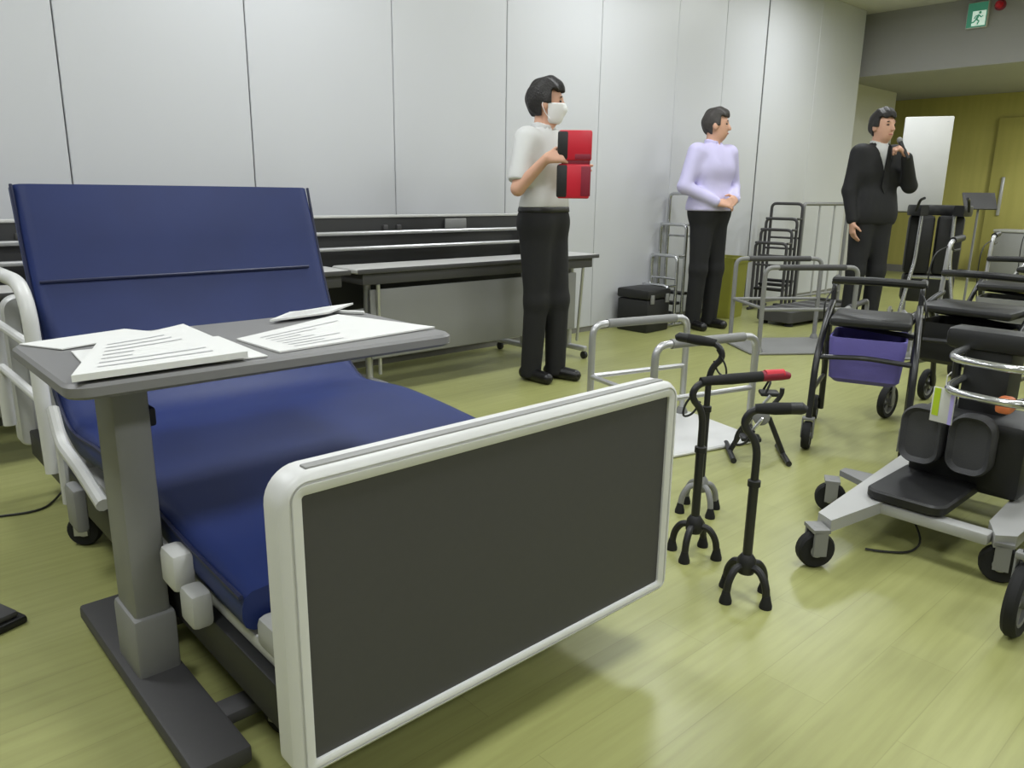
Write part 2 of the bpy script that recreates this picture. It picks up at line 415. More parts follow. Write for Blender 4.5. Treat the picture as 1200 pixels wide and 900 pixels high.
# raised white side rail by the head, on the left side
sr = MB(); sr.tube([(-.03, 1.37, .30), (-.03, 1.40, .76), (-.03, 1.48, .82), (-.03, 1.86, .82), (-.03, 1.96, .74), (-.03, 1.96, .30)], .020, 12, .07)
sro = sr.build('side_rail', M_WHITE, bed)
MB().tube([(-.03, 1.40, .50), (-.03, 1.96, .50)], .013, 10).build('rail_bar', M_WHITE, sro)
MB().tube([(-.03, 1.40, .65), (-.03, 1.96, .65)], .013, 10).build('rail_bar', M_WHITE, sro)
rb = MB(); rb.tube([(-.025, 1.30, .50), (-.03, 1.22, .42), (-.03, 1.05, .40), (-.028, .88, .36)], .016, 10, .04)
rb.tube([(-.03, 1.24, .42), (-.03, 1.24, .25)], .012, 8); rb.build('rail_arm', M_OFFW, bed)
MB().box(-.045, -.012, 1.10, 1.19, .21, .33, bev=.012).build('rail_bracket', M_GREY, bed)
MB().box(-.012, .035, .48, .56, .29, .375, bev=.014).build('mattress_stop', M_OFFW, bed)
MB().box(-.012, .032, .39, .46, .25, .325, bev=.012).build('rail_socket', M_LGREY, bed)
# ------------------------------------------------------------------ overbed table
ot = thing('overbed_table', 'grey overbed table standing across the navy hospital bed', 'table', (.43, 1.63, 0))
def slab(x0, x1, y0, y1, z0, z1, r_):
    return ring_loft([[(a, b, z) for a, b in rrect(x0 + i, x1 - i, y0 + i, y1 - i, r_, r_)] for i, z in ((.006, z0), (0, z0 + .006), (0, z1 - .006), (.006, z1))], True, True)
slab(-.14, .69, -.21, .27, .722, .75, .04).build('table_top', M_OTOP, ot)
MB().box(-.06, .62, -.03, .09, .69, .722, bev=.006).build('top_support', M_GREY, ot)
MB().box(-.036, .036, -.048, .078, .19, .70, bev=.010).build('upper_column', M_GREY, ot)
MB().box(-.044, .044, -.058, .088, .05, .20, bev=.010).build('lower_column', M_GREY, ot)
MB().box(-.06, .05, -.40, .36, .028, .066, bev=.008).build('base_foot', M_DGREY, ot)
MB().box(.04, .50, -.28, -.22, .032, .06, bev=.008).build('base_leg', M_DGREY, ot)
MB().box(.04, .50, .16, .22, .032, .06, bev=.008).build('base_leg', M_DGREY, ot)
for (x, y) in ((0, -.37), (0, .33), (.46, -.25), (.46, .19)):
    MB().lathe([(.010, -.012), (.017, -.010), (.017, .010), (.010, .012)], 'X', (x, y, .017), 16).build('caster', M_RUBBER, ot)
MB().box(.03, .055, -.02, .03, .60, .64, bev=.006).build('height_lever', M_BLACK, ot)

# ------------------------------------------------------------------ papers on the overbed table
def sheet(name, label, corners, z, n=1, curl=.004, seed=0, group=None, lines=True, m=M_PAPER):
    rnd = random.Random(seed); a, b, c, d = [Vector((*p, 0)) for p in corners]
    mb = MB(); K = 6; th = .0012 * n
    zz = lambda s_, t_: z + .0006 + curl * (s_ ** 2) * (.4 + t_) * .5 + .0015 * math.sin(5 * s_ + seed) * t_ * curl / .004 * .3
    vs = []; fs = []
    for lay in (0, 1):
        for i in range(K + 1):
            for j in range(K + 1):
                s_, t_ = i / K, j / K
                p = a * (1 - s_) * (1 - t_) + b * s_ * (1 - t_) + c * s_ * t_ + d * (1 - s_) * t_
                vs.append((p.x, p.y, max(z, zz(s_, t_)) + lay * th))
    q = (K + 1) ** 2
    for i in range(K):
        for j in range(K):
            A = i * (K + 1) + j; fs.append((A, A + K + 1, A + K + 2, A + 1)); fs.append((q + A, q + A + 1, q + A + K + 2, q + A + K + 1))
    for i in range(K):
        for (A, B) in ((i, i + 1), (K * (K + 1) + i, K * (K + 1) + i + 1), (i * (K + 1), (i + 1) * (K + 1)), (i * (K + 1) + K, (i + 1) * (K + 1) + K)):
            fs.append((A, B, q + B, q + A))
    o = mb.add(vs, fs).build(name, m); tag(o, label, 'paper', group)
    if lines:
        pr = MB()
        for k in range(7):
            t_ = .12 + .11 * k; e = .3 + .55 * rnd.random()
            for (s0, s1) in ((.12, e),):
                P = lambda s_, t2: (a * (1 - s_) * (1 - t2) + b * s_ * (1 - t2) + c * s_ * t2 + d * (1 - s_) * t2)
                seg = 5; vv = []
                for u in range(seg + 1):
                    s_ = s0 + (s1 - s0) * u / seg
                    for t2 in (t_, t_ + .022):
                        p = P(s_, t2); vv.append((p.x, p.y, max(z, zz(s_, t2)) + th + .0009))
                pr.add(vv, [(2 * u, 2 * u + 2, 2 * u + 3, 2 * u + 1) for u in range(seg)])
        pr.build('print', M_INK, o)
    return o
ZT = .7505
sheet('handout_sheet', 'white sheet at the outer corner of the overbed table, farthest from the footboard', [(.305, 1.875), (.36, 1.76), (.58, 1.83), (.53, 1.93)], ZT, 2, .003, 1, lines=False)
sheet('handout_stack', 'thick pile of white printed handouts above the column of the overbed table', [(.30, 1.425), (.61, 1.43), (.62, 1.80), (.42, 1.72)], ZT + .006, 10, .006, 2)
sheet('handout_sheet', 'loose white sheet under the thick pile of handouts', [(.345, 1.47), (.655, 1.44), (.66, 1.70), (.37, 1.73)], ZT, 2, .002, 3, lines=False)
sheet('brochure', 'wide white printed brochure at the end of the overbed table over the mattress', [(.69, 1.46), (1.115, 1.50), (1.02, 1.80), (.68, 1.65)], ZT, 3, .004, 4)
sheet('handout_sheet', 'curled white sheet at the table end beside the raised backrest', [(.83, 1.80), (1.0, 1.81), (1.12, 1.888), (.93, 1.893)], ZT + .006, 4, .012, 5)
MB().box(-.045, .045, -.006, .006, 0, .009, bev=.003, M=Matrix.Translation((1.07, 1.83, ZT)) @ Matrix.Rotation(-.9, 4, 'Z')).build('pen', M_WHITE)
tag(bpy.data.objects['pen'], 'small white pen lying at the overbed table end', 'pen')

# ------------------------------------------------------------------ tables along the partition wall
def flip_table(x0, x1, label):
    t = thing('flip_top_table', label, 'table', (x0, 3.72, 0), 0, 'flip top tables against the partition wall'); L_ = x1 - x0
    tp = MB().box(0, L_, .05, .075, .42, .925, bev=.006).build('table_top', M_BLACK, t)
    MB().box(0, L_, .045, .08, .925, .94, bev=.004).build('edge_band', M_OFFW, tp)
    MB().box(L_ * .60, L_ * .60 + .16, .035, .05, .855, .915, bev=.005).build('latch_plate', M_GREY, tp)
    MB().box(L_ * .36, L_ * .36 + .03, .035, .05, .855, .885, bev=.004).build('latch', M_DGREY, tp)
    MB().box(L_ * .41, L_ * .41 + .03, .035, .05, .855, .885, bev=.004).build('latch', M_DGREY, tp)
    for z, y in ((.845, .01), (.765, -.02)):
        MB().tube([(.06, y, z), (L_ - .06, y, z)], .011, 10).build('stretcher', M_ALU, t)
    for x in (.17, L_ - .1):
        lg = MB().tube([(x, .02, .06), (x, .02, .70), (x, .005, .86)], .019, 12, .03).build('leg', M_ALU, t)
        MB().box(x - .02, x + .02, -.09, .27, .05, .085, bev=.01).build('foot', M_ALU, lg)
        for yy in (-.075, .25): MB().lathe([(.015, -.012), (.025, -.010), (.025, .010), (.015, .012)], 'X', (x, yy, .025), 16).build('caster', M_BLACK, lg)
    return t
flip_table(1.78, 3.62, 'flip-top table with its black top tilted upright, behind the standing man in the white shirt')
flip_table(-.10, 1.74, 'flip-top table with its black top tilted upright, behind the bed headboard')
def conf_table(x0, x1, label):
    t = thing('conference_table', label, 'table', (x0, 3.40, 0), 0, 'conference tables along the partition wall'); L_ = x1 - x0
    tp = slab(0, L_, 0, .27, .66, .685, .02).build('table_top', M_TOP, t)
    MB().box(.0, L_, -.003, .003, .661, .684, bev=.002).build('edge_band', M_DGREY, tp)
    MB().box(.04, L_ - .04, .02, .26, .60, .66, bev=.006).build('under_shelf', M_DGREY, t)
    MB().box(.10, L_ - .16, .05, .065, .20, .57, bev=.004).build('modesty_panel', M_MODEST, t)
    for x in (.13, L_ - .13):
        lg = MB().tube([(x, .13, .06), (x, .13, .62)], .02, 12)
        lg.tube([(x, .02, .60), (x + .05, .10, .10)], .010, 8)
        lg = lg.build('leg', M_ALU, t)
        MB().box(x - .02, x + .02, -.03, .27, .05, .085, bev=.01).build('foot', M_ALU, lg)
        for yy in (-.015, .255): MB().lathe([(.015, -.012), (.025, -.010), (.025, .010), (.015, .012)], 'X', (x, yy, .025), 16).build('caster', M_BLACK, lg)
    return t
conf_table(2.05, 3.88, 'long light grey table with modesty panel behind the man in the white shirt')
conf_table(.18, 2.01, 'long light grey table with modesty panel behind the bed headboard')
#PEOPLE
# ------------------------------------------------------------------ people: signed distance fields turned into one continuous surface
class Field:
    def __init__(s, lo, hi, h):
        s.h = h; s.lo = np.array(lo, np.float32)
        n = np.ceil((np.array(hi) - np.array(lo)) / h).astype(int) + 1
        s.ax = [s.lo[i] + h * np.arange(n[i], dtype=np.float32) for i in range(3)]
        s.d = np.full(n, 1.0, np.float32)
    def sub(s, lo, hi):
        sl = tuple(slice(max(0, int(np.searchsorted(s.ax[i], lo[i]))), max(0, int(np.searchsorted(s.ax[i], hi[i])))) for i in range(3))
        X, Y, Z = np.meshgrid(s.ax[0][sl[0]], s.ax[1][sl[1]], s.ax[2][sl[2]], indexing='ij')
        return sl, X, Y, Z
    def union(s, sl, d, k):
        a = s.d[sl]
        if k > 0:
            hh = np.clip(.5 + .5 * (a - d) / k, 0, 1); s.d[sl] = a * (1 - hh) + d * hh - k * hh * (1 - hh)
        else: s.d[sl] = np.minimum(a, d)
    def cap(s, a, b, ra, rb, k=.02, flat=1.0):
        # tapered capsule; flat < 1 squeezes it front to back (x)
        a = np.array(a, float); b = np.array(b, float); m = max(ra, rb) + .07
        sl, X, Y, Z = s.sub(np.minimum(a, b) - m, np.maximum(a, b) + m)
        if X.size == 0: return
        ba = b - a; ba2 = ba.copy(); ba2[0] /= flat; L = float(ba2 @ ba2) + 1e-9
        px, py, pz = (X - a[0]) / flat, Y - a[1], Z - a[2]
        t = np.clip((px * ba2[0] + py * ba2[1] + pz * ba2[2]) / L, 0, 1)
        d = np.sqrt((px - t * ba2[0]) ** 2 + (py - t * ba2[1]) ** 2 + (pz - t * ba2[2]) ** 2) - (ra + (rb - ra) * t)
        s.union(sl, d * min(1.0, flat * 1.15), k)
    def ell(s, c, r, k=.02, yaw=0.0, pivot=(0, 0)):
        c = np.array(c, float); r = np.array(r, float)
        cy, sy = math.cos(yaw), math.sin(yaw)
        wc = np.array([pivot[0] + cy * (c[0] - pivot[0]) - sy * (c[1] - pivot[1]), pivot[1] + sy * (c[0] - pivot[0]) + cy * (c[1] - pivot[1]), c[2]])
        m = r.max() + .07; sl, X, Y, Z = s.sub(wc - m, wc + m)
        if X.size == 0: return
        dx, dy, dz = X - wc[0], Y - wc[1], Z - wc[2]
        lx, ly = cy * dx + sy * dy, -sy * dx + cy * dy
        k0 = np.sqrt((lx / r[0]) ** 2 + (ly / r[1]) ** 2 + (dz / r[2]) ** 2)
        k1 = np.sqrt((lx / r[0] ** 2) ** 2 + (ly / r[1] ** 2) ** 2 + (dz / r[2] ** 2) ** 2) + 1e-6
        s.union(sl, k0 * (k0 - 1) / k1, k)
    def grid(s): return np.meshgrid(*s.ax, indexing='ij')
    def mesh(s):
        d = s.d.copy(); d[0] = d[-1] = 1; d[:, 0] = d[:, -1] = 1; d[:, :, 0] = d[:, :, -1] = 1
        s_ = d < 0; nx, ny, nz = d.shape
        cor = lambda a, i, j, k: a[i:nx - 1 + i, j:ny - 1 + j, k:nz - 1 + k]
        al = None; an = None
        for i in (0, 1):
            for j in (0, 1):
                for k in (0, 1):
                    c = cor(s_, i, j, k)
                    al = c.copy() if al is None else al & c
                    an = c.copy() if an is None else an | c
        cells = np.argwhere(an & ~al); idx = np.full((nx - 1, ny - 1, nz - 1), -1, np.int32)
        idx[tuple(cells.T)] = np.arange(len(cells))
        acc = np.zeros((len(cells), 3)); cnt = np.zeros(len(cells))
        for axis in range(3):
            for p in (0, 1):
                for q in (0, 1):
                    o1 = [0, 0, 0]; oth = [a for a in range(3) if a != axis]; o1[oth[0]] = p; o1[oth[1]] = q
                    o2 = list(o1); o2[axis] = 1
                    va = d[tuple((cells + o1).T)]; vb = d[tuple((cells + o2).T)]
                    m = (va < 0) != (vb < 0); t = np.where(m, va / (va - vb + 1e-12), 0)
                    P = np.array(o1, float)[None, :].repeat(len(cells), 0); P[:, axis] = t
                    acc[m] += P[m]; cnt[m] += 1
        V = (cells + acc / np.maximum(cnt, 1)[:, None]) * s.h + s.lo
        faces = []
        for axis in range(3):
            sh = [slice(None)] * 3; sh2 = [slice(None)] * 3; sh[axis] = slice(0, -1); sh2[axis] = slice(1, None)
            a = s_[tuple(sh)]; b = s_[tuple(sh2)]
            e = np.argwhere(a != b); u, v = [(1, 2), (2, 0), (0, 1)][axis]
            ok = (e[:, u] > 0) & (e[:, v] > 0) & (e[:, u] < d.shape[u] - 1) & (e[:, v] < d.shape[v] - 1); e = e[ok]
            ins = a[tuple(e.T)]
            def at(du, dv):
                c = e.copy(); c[:, u] += du; c[:, v] += dv; return idx[tuple(c.T)]
            q = np.stack([at(-1, -1), at(0, -1), at(0, 0), at(-1, 0)], 1)
            q[~ins] = q[~ins][:, ::-1]; faces.append(q)
        Fc = np.concatenate(faces); Fc = Fc[(Fc >= 0).all(1)]
        return V, Fc
    def build(s, name, m, parent=None, sm=2):
        V, Fc = s.mesh()
        me = bpy.data.meshes.new(name); me.from_pydata(V.tolist(), [], Fc.tolist())
        if sm:
            bm = bmesh.new(); bm.from_mesh(me)
            for _ in range(sm): bmesh.ops.smooth_vert(bm, verts=bm.verts, factor=.5, use_axis_x=True, use_axis_y=True, use_axis_z=True)
            bm.to_mesh(me); bm.free()
        me.materials.append(m); me.shade_smooth()
        o = bpy.data.objects.new(name, me); COL.objects.link(o)
        if parent is not None: o.parent = parent
        return o

def V3(*a): return np.array(a, float)
def unit(v): return v / (np.linalg.norm(v) + 1e-9)
def hand(fld, wrist, d, nrm, side, curl=.5, spread=.012, g=0.0):
    # d: direction of the fingers, nrm: palm normal (towards what is held), side: direction of the thumb
    d = unit(V3(*d)); nrm = unit(V3(*nrm) - d * (V3(*nrm) @ d)); sd = unit(V3(*side) - d * (V3(*side) @ d) - nrm * (V3(*side) @ nrm))
    w_ = V3(*wrist)
    for q in (-.024, -.008, .008, .024):
        fld.cap(w_ + sd * q * .7 + d * .01, w_ + d * .085 + sd * q, .016 + g, .013 + g, .012)
    for q, L_, r_ in ((.030, .075, .0088), (.010, .083, .0092), (-.010, .077, .0088), (-.029, .060, .0078)):
        p = w_ + d * .085 + sd * q
        a1 = unit(d * math.cos(curl) + nrm * math.sin(curl)); a2 = unit(d * math.cos(curl * 2.1) + nrm * math.sin(curl * 2.1))
        p1 = p + a1 * L_ * .5 + sd * spread * q * 4; p2 = p1 + a2 * L_ * .5
        fld.cap(p, p1, r_ + .0012 + g, r_ + g, .006); fld.cap(p1, p2, r_ + g, r_ * .82 + g, .004)
    tb = w_ + d * .025 + sd * .026; t1 = tb + unit(sd * .7 + d * .6 + nrm * .35) * .042; t2 = t1 + unit(sd * .25 + d * .8 + nrm * .6) * .036
    fld.cap(tb, t1, .014 + g, .0105 + g, .010); fld.cap(t1, t2, .0105 + g, .0085 + g, .006)

def person(label, loc, heading, height, arms, head_yaw=0.0, shirt=M_SHIRT, trousers=M_TROU, hairm=M_HAIR, mask=False, sleeves='short', jacket=False, stance=.10, bulk=1.0, hair_vol=.014, hem=1.03):
    """local frame: x front, y left, z up; arms = {side: (elbow, wrist, finger_dir, palm_normal, thumb_dir, curl)}"""
    S = height / 1.72
    shoul = {1: V3(-.005, .178 * bulk, 1.405), -1: V3(-.005, -.178 * bulk, 1.405)}
    pv = (-.005, 0)
    def head(f, grow=0.0):
        e = lambda c, r, k=.02: f.ell(c, tuple(v + grow for v in r), k, head_yaw, pv)
        e((-.008, 0, 1.632), (.096, .076, .092)); e((.022, 0, 1.568), (.072, .060, .078), .03)
        e((.036, 0, 1.528), (.044, .040, .032), .02)
    def rot(p):
        c, s_ = math.cos(head_yaw), math.sin(head_yaw); x, y = p[0] - pv[0], p[1] - pv[1]
        return V3(pv[0] + c * x - s_ * y, pv[1] + s_ * x + c * y, p[2])
    def torso(f, g):
        f.cap((0, -.055, .98), (0, .055, .98), .125 * bulk + g, .125 * bulk + g, .03, .80)
        f.cap((.005, -.05, 1.08), (.005, .05, 1.08), .112 * bulk + g, .112 * bulk + g, .06, .80)
        f.cap((0, -.07, 1.27), (0, .07, 1.27), .122 * bulk + g, .122 * bulk + g, .07, .80)
        f.cap((-.008, -.13, 1.395), (-.008, .13, 1.395), .062 + g, .062 + g, .06)
        f.cap((-.012, 0, 1.36), (-.008, 0, 1.47), .085 + g, .060 + g * .5, .04)
    hips = {1: V3(0, .088, .92), -1: V3(0, -.088, .92)}
    knee = {1: V3(.018, stance * .95, .49), -1: V3(.012, -stance * .95, .49)}
    ank = {1: V3(-.02, stance, .085), -1: V3(-.025, -stance, .085)}
    if stance < .09: ank[1][0] += .07; knee[1][0] += .045
    lo, hi = (-.38, -.48, -.01), (.58, .48, 1.78)
    # body: head, neck, trunk, arms, hands and legs in one surface
    b = Field(lo, hi, .0075)
    torso(b, -.016)
    for s_ in (1, -1):
        b.cap(hips[s_], knee[s_], .078, .048, .04); b.cap(knee[s_], ank[s_], .048, .036, .02)
        el, wr, fd, pn, th, cu = arms[s_]; el = V3(*el); wr = V3(*wr)
        b.cap(shoul[s_], el, .046, .037, .03); b.cap(el, wr, .039, .026, .015)
        hand(b, wr, fd, pn, th, cu)
    b.cap((-.02, 0, 1.43), rot((-.012, 0, 1.56)), .056, .052, .03)
    head(b)
    for s_ in (1, -1): b.ell((-.004, .077 * s_, 1.598), (.020, .012, .032), .006, head_yaw, pv)
    b.cap(rot((.086, 0, 1.625)), rot((.108, 0, 1.583)), .009, .014, .012)
    b.cap(rot((.082, -.03, 1.640)), rot((.082, .03, 1.640)), .010, .010, .014)
    for s_ in (1, -1): b.cap(rot((.075, .02 * s_, 1.545)), rot((.083, .006 * s_, 1.546)), .010, .010, .012)
    root = b.build('person', M_SKIN, None, 1)
    tag(root, label, 'person'); root.location = loc; root.rotation_euler = (0, 0, heading); root.scale = (S, S, S)
    # trousers
    t = Field(lo, (.4, .35, 1.12), .009)
    t.cap((0, -.058, .965), (0, .058, .965), .133 * bulk, .133 * bulk, .03, .84)
    for s_ in (1, -1):
        t.cap(hips[s_] + V3(0, -.012 * s_, .0), knee[s_], .100, .072, .05); t.cap(knee[s_], ank[s_] + V3(.01, 0, -.045), .072, .062, .03)
    X, Y, Z = t.grid(); t.d = np.maximum(t.d, np.maximum(Z - 1.035, .022 - Z)); t.build('trousers', trousers, root)
    bt = Field((-.3, -.3, .95), (.3, .3, 1.1), .006)
    bt.cap((0, -.058, .965), (0, .058, .965), .139 * bulk, .139 * bulk, .03, .85); bt.cap((.005, -.05, 1.08), (.005, .05, 1.08), .12 * bulk, .12 * bulk, .06, .82)
    X, Y, Z = bt.grid(); bt.d = np.maximum(bt.d, np.abs(Z - 1.022) - .017)
    if not jacket: bt.build('belt', M_SHOE, root, 1)
    # shoes
    for s_ in (1, -1):
        f = Field((-.2, -.3, -.01), (.3, .3, .16), .006); a = ank[s_]
        f.cap((a[0] - .03, a[1], .045), (a[0] + .15, a[1] + .018 * s_, .034), .043, .036, .02); f.cap((a[0], a[1], .06), (a[0], a[1], .10), .046, .044, .02)
        X, Y, Z = f.grid(); f.d = np.maximum(f.d, np.maximum(.0 - Z, Z - .105)); f.build('shoe', M_SHOE, root, 1)
    # shirt or jacket
    f = Field((-.38, -.48, .85), (.5, .48, 1.56), .0085)
    torso(f, .010 if not jacket else .018)
    if hem < 1.0: f.cap((0, -.06, .97), (0, .06, .97), .145 * bulk, .145 * bulk, .04, .86)
    if jacket:
        f.cap((0, -.075, .92), (0, .075, .92), .135, .135, .05, .82)
    for s_ in (1, -1):
        el, wr = V3(*arms[s_][0]), V3(*arms[s_][1])
        if sleeves == 'short': f.cap(shoul[s_], shoul[s_] + (el - shoul[s_]) * .80, .066, .064, .05)
        else:
            f.cap(shoul[s_], el, .066, .054, .05); f.cap(el, el + (wr - el) * .93, .054, .042, .02)
    X, Y, Z = f.grid()
    f.d = np.maximum(f.d, (hem if not jacket else .86) - Z)
    f.d = np.maximum(f.d, -(np.sqrt((X + .01) ** 2 + Y ** 2) - .064 - .3 * np.maximum(Z - 1.47, 0)) * (Z > 1.455) - 10.0 * (Z <= 1.455))
    if jacket:   # open front: a V down to the button
        vee = np.maximum(np.abs(Y) - np.maximum(0, (Z - 1.20)) * .26, .03 - X)
        f.d = np.maximum(f.d, -vee)
    if sleeves == 'short':
        for s_ in (1, -1):
            el = V3(*arms[s_][0]); ax_ = unit(el - shoul[s_]); P0 = shoul[s_] + (el - shoul[s_]) * .86
            pl = (X - P0[0]) * ax_[0] + (Y - P0[1]) * ax_[1] + (Z - P0[2]) * ax_[2]
            near = ((X - P0[0]) ** 2 + (Y - P0[1]) ** 2 + (Z - P0[2]) ** 2) < .10 ** 2
            f.d = np.where(near, np.maximum(f.d, pl), f.d)
    f.build('jacket' if jacket else 'shirt', shirt, root)
    if jacket:
        g = Field((-.3, -.3, 1.0), (.3, .3, 1.56), .0085); torso(g, .004); X, Y, Z = g.grid(); g.d = np.maximum(g.d, np.maximum(1.02 - Z, Z - 1.485)); g.build('shirt', M_SHIRT, root)
        tie = MB().prism([(-.012, 1.46), (.012, 1.46), (.03, 1.15), (0, 1.10), (-.03, 1.15)], .108, .116, 'X'); tie.build('tie', M_SUIT, root)
    # collar
    c = Field((-.15, -.15, 1.42), (.15, .15, 1.54), .005)
    c.cap((-.022, 0, 1.42), (-.012, 0, 1.55), .070, .064, 0)
    X, Y, Z = c.grid(); inner = np.sqrt((X + .016) ** 2 + Y ** 2) - .058
    c.d = np.maximum(np.maximum(c.d, -inner), np.maximum(1.445 - Z, Z - 1.505 + .35 * np.maximum(X, 0) + .02 * (np.abs(Y) < .008) * (X > 0)))
    c.build('collar', M_SHIRT if jacket else shirt, root, 1)
    # hair
    hb = Field((-.2, -.2, 1.48), (.2, .2, 1.80), .006); head(hb, hair_vol)
    hb.ell((.012, 0, 1.69), (.086, .074, .046 + hair_vol), .03, head_yaw, pv)
    X, Y, Z = hb.grid(); c_, s0 = math.cos(-head_yaw), math.sin(-head_yaw)
    lx = pv[0] + c_ * (X - pv[0]) - s0 * (Y - pv[1]); ly = s0 * (X - pv[0]) + c_ * (Y - pv[1])
    jag = .006 * np.sin(95 * ly + 40 * lx) + .004 * np.sin(210 * ly)
    keep = np.minimum(1.672 + jag + .25 * np.abs(ly) * (lx > .05) * 0 - Z, np.minimum(np.maximum(lx - .030 - jag, 1.602 - Z), np.maximum(lx + .022, 1.538 - Z)))
    nz_ = .005 * np.sin(60 * lx + 25 * ly) * np.sin(50 * ly + 35 * Z) + .003 * np.sin(120 * ly + 30 * lx)
    hb.d = np.maximum(hb.d + nz_, keep); hb.build('hair', hairm, root, 1)
    # eyes and brows
    for s_ in (1, -1):
        M = Matrix.Translation(Vector(rot((.0805, .031 * s_, 1.617)))) @ Matrix.Rotation(head_yaw, 4, 'Z')
        MB().ell((0, 0, 0), (.009, .014, .006), 12, 8, M=M).build('eye', M_EYE, root)
        MB().tube([M @ Vector((.004, -.017, .021)), M @ Vector((.008, 0, .025)), M @ Vector((.001, .017, .021))], [.0035, .0042, .003], 6).build('eyebrow', hairm, root)
    if mask:
        k = Field((-.2, -.2, 1.46), (.2, .2, 1.68), .005); head(k, .010); k.cap(rot((.080, 0, 1.612)), rot((.100, 0, 1.575)), .014, .020, .03)
        X, Y, Z = k.grid(); lx = pv[0] + c_ * (X - pv[0]) - s0 * (Y - pv[1]); ly = s0 * (X - pv[0]) + c_ * (Y - pv[1])
        k.d = np.maximum(np.maximum(k.d, .012 - lx + .0 * ly), np.maximum(Z - 1.606 - .1 * np.maximum(0, lx - .06), 1.497 - Z)); mk = k.build('face_mask', M_MASK, root, 1)
        for s_ in (1, -1):
            MB().tube([rot((.035, .068 * s_, 1.595)), rot((.0, .084 * s_, 1.625)), rot((-.022, .086 * s_, 1.60)), rot((.0, .080 * s_, 1.55)), rot((.03, .062 * s_, 1.515))], .002, 6, .02).build('ear_loop', M_MASK, mk)
    else:
        MB().tube([rot((.088, .022, 1.546)), rot((.096, 0, 1.5475)), rot((.088, -.022, 1.546))], [.003, .006, .003], 8).build('mouth', M_LIP, root)
    return root

# man in the white shirt holding the red case
man1 = person('man in a white short-sleeved shirt and face mask holding a red case', (3.13, 3.17, 0), R(-82), 1.655,
    {-1: ((.015, -.262, 1.135), (.185, -.225, 1.30), (.8, .55, .1), (.55, .8, -.05), (-.1, .1, 1), .55),
      1: ((.06, .265, 1.13), (.20, .065, 1.23), (.6, -.78, .1), (.7, -.7, 0), (0, 0, 1), .5)},
    head_yaw=R(34), mask=True, stance=.075, bulk=.97, hair_vol=.017)
man2 = person('man in a lavender shirt and black trousers with hands clasped in front', (5.42, 3.60, 0), R(-98), 1.71,
    {-1: ((-.02, -.285, 1.14), (.155, -.09, 1.02), (.62, .78, -.1), (-.55, .3, -.6), (.3, 0, 1), .55),
      1: ((-.02, .285, 1.14), (.165, .10, 1.045), (.5, -.85, -.12), (-.7, -.3, -.4), (.3, 0, 1), .5)},
    head_yaw=R(42), shirt=M_LAV, hairm=M_HAIRG, sleeves='long', bulk=1.10, hair_vol=.009, hem=.955)
man3 = person('man in a black suit holding a microphone up to his mouth', (6.40, 2.73, 0), R(-118), 1.72,
    {-1: ((.0, -.235, 1.12), (.06, -.22, .88), (.1, .1, -1), (.2, 1, 0), (1, 0, -.1), .35),
      1: ((.13, .215, 1.16), (.215, .075, 1.385), (-.1, -.75, .65), (-.5, -.75, -.3), (-.5, .3, .8), 1.15)},
    head_yaw=R(8), shirt=M_SUIT, trousers=M_SUIT, sleeves='long', jacket=True, bulk=1.0, hair_vol=.016)

# red case in the first man's hands, microphone in the third man's hand
def local(root, p): return root.matrix_basis @ Vector(p)
rc = thing('red_case', 'red case with black spine held up by the man in the mask', 'case', local(man1, (.300, -.125, 1.275)), R(-132.5 - 6 + 90), scale=.88)
MB().box(-.098, .098, -.03, .03, .012, .185, bev=.012).build('upper_half', M_RED, rc)
MB().box(-.100, .092, -.03, .03, -.205, -.006, bev=.012).build('lower_half', M_RED, rc)
MB().box(-.104, -.040, -.034, .034, .016, .18, bev=.012).build('spine', M_BLACK, rc)
MB().box(-.105, -.040, -.034, .034, -.20, -.01, bev=.012).build('spine', M_BLACK, rc)
MB().box(.04, .097, -.0335, -.029, -.19, -.02, bev=.002).build('side_panel', M_DRED, rc)
MB().box(.0, .094, -.0335, -.029, .02, .05, bev=.002).build('band', M_DRED, rc)
MB().box(-.08, .09, -.022, .022, -.012, .02, bev=.006).build('hinge', M_DRED, rc)
mc = thing('microphone', 'black handheld microphone held to the mouth of the man in the suit', 'microphone', local(man3, (.20, .035, 1.46)), R(-118))
Mm = Matrix.Rotation(R(38), 4, 'Y') @ Matrix.Rotation(R(-14), 4, 'X')
Mm = Matrix.Rotation(R(-40), 4, 'Y')
MB().lathe([(.009, -.13), (.011, -.125), (.012, -.02), (.016, .03)], 'Z', seg=14, M=Mm).build('handle', M_BLACK, mc)
MB().ell((0, 0, .05), (.022, .022, .026), 14, 10, M=Mm).build('grille', M_GREY, mc)

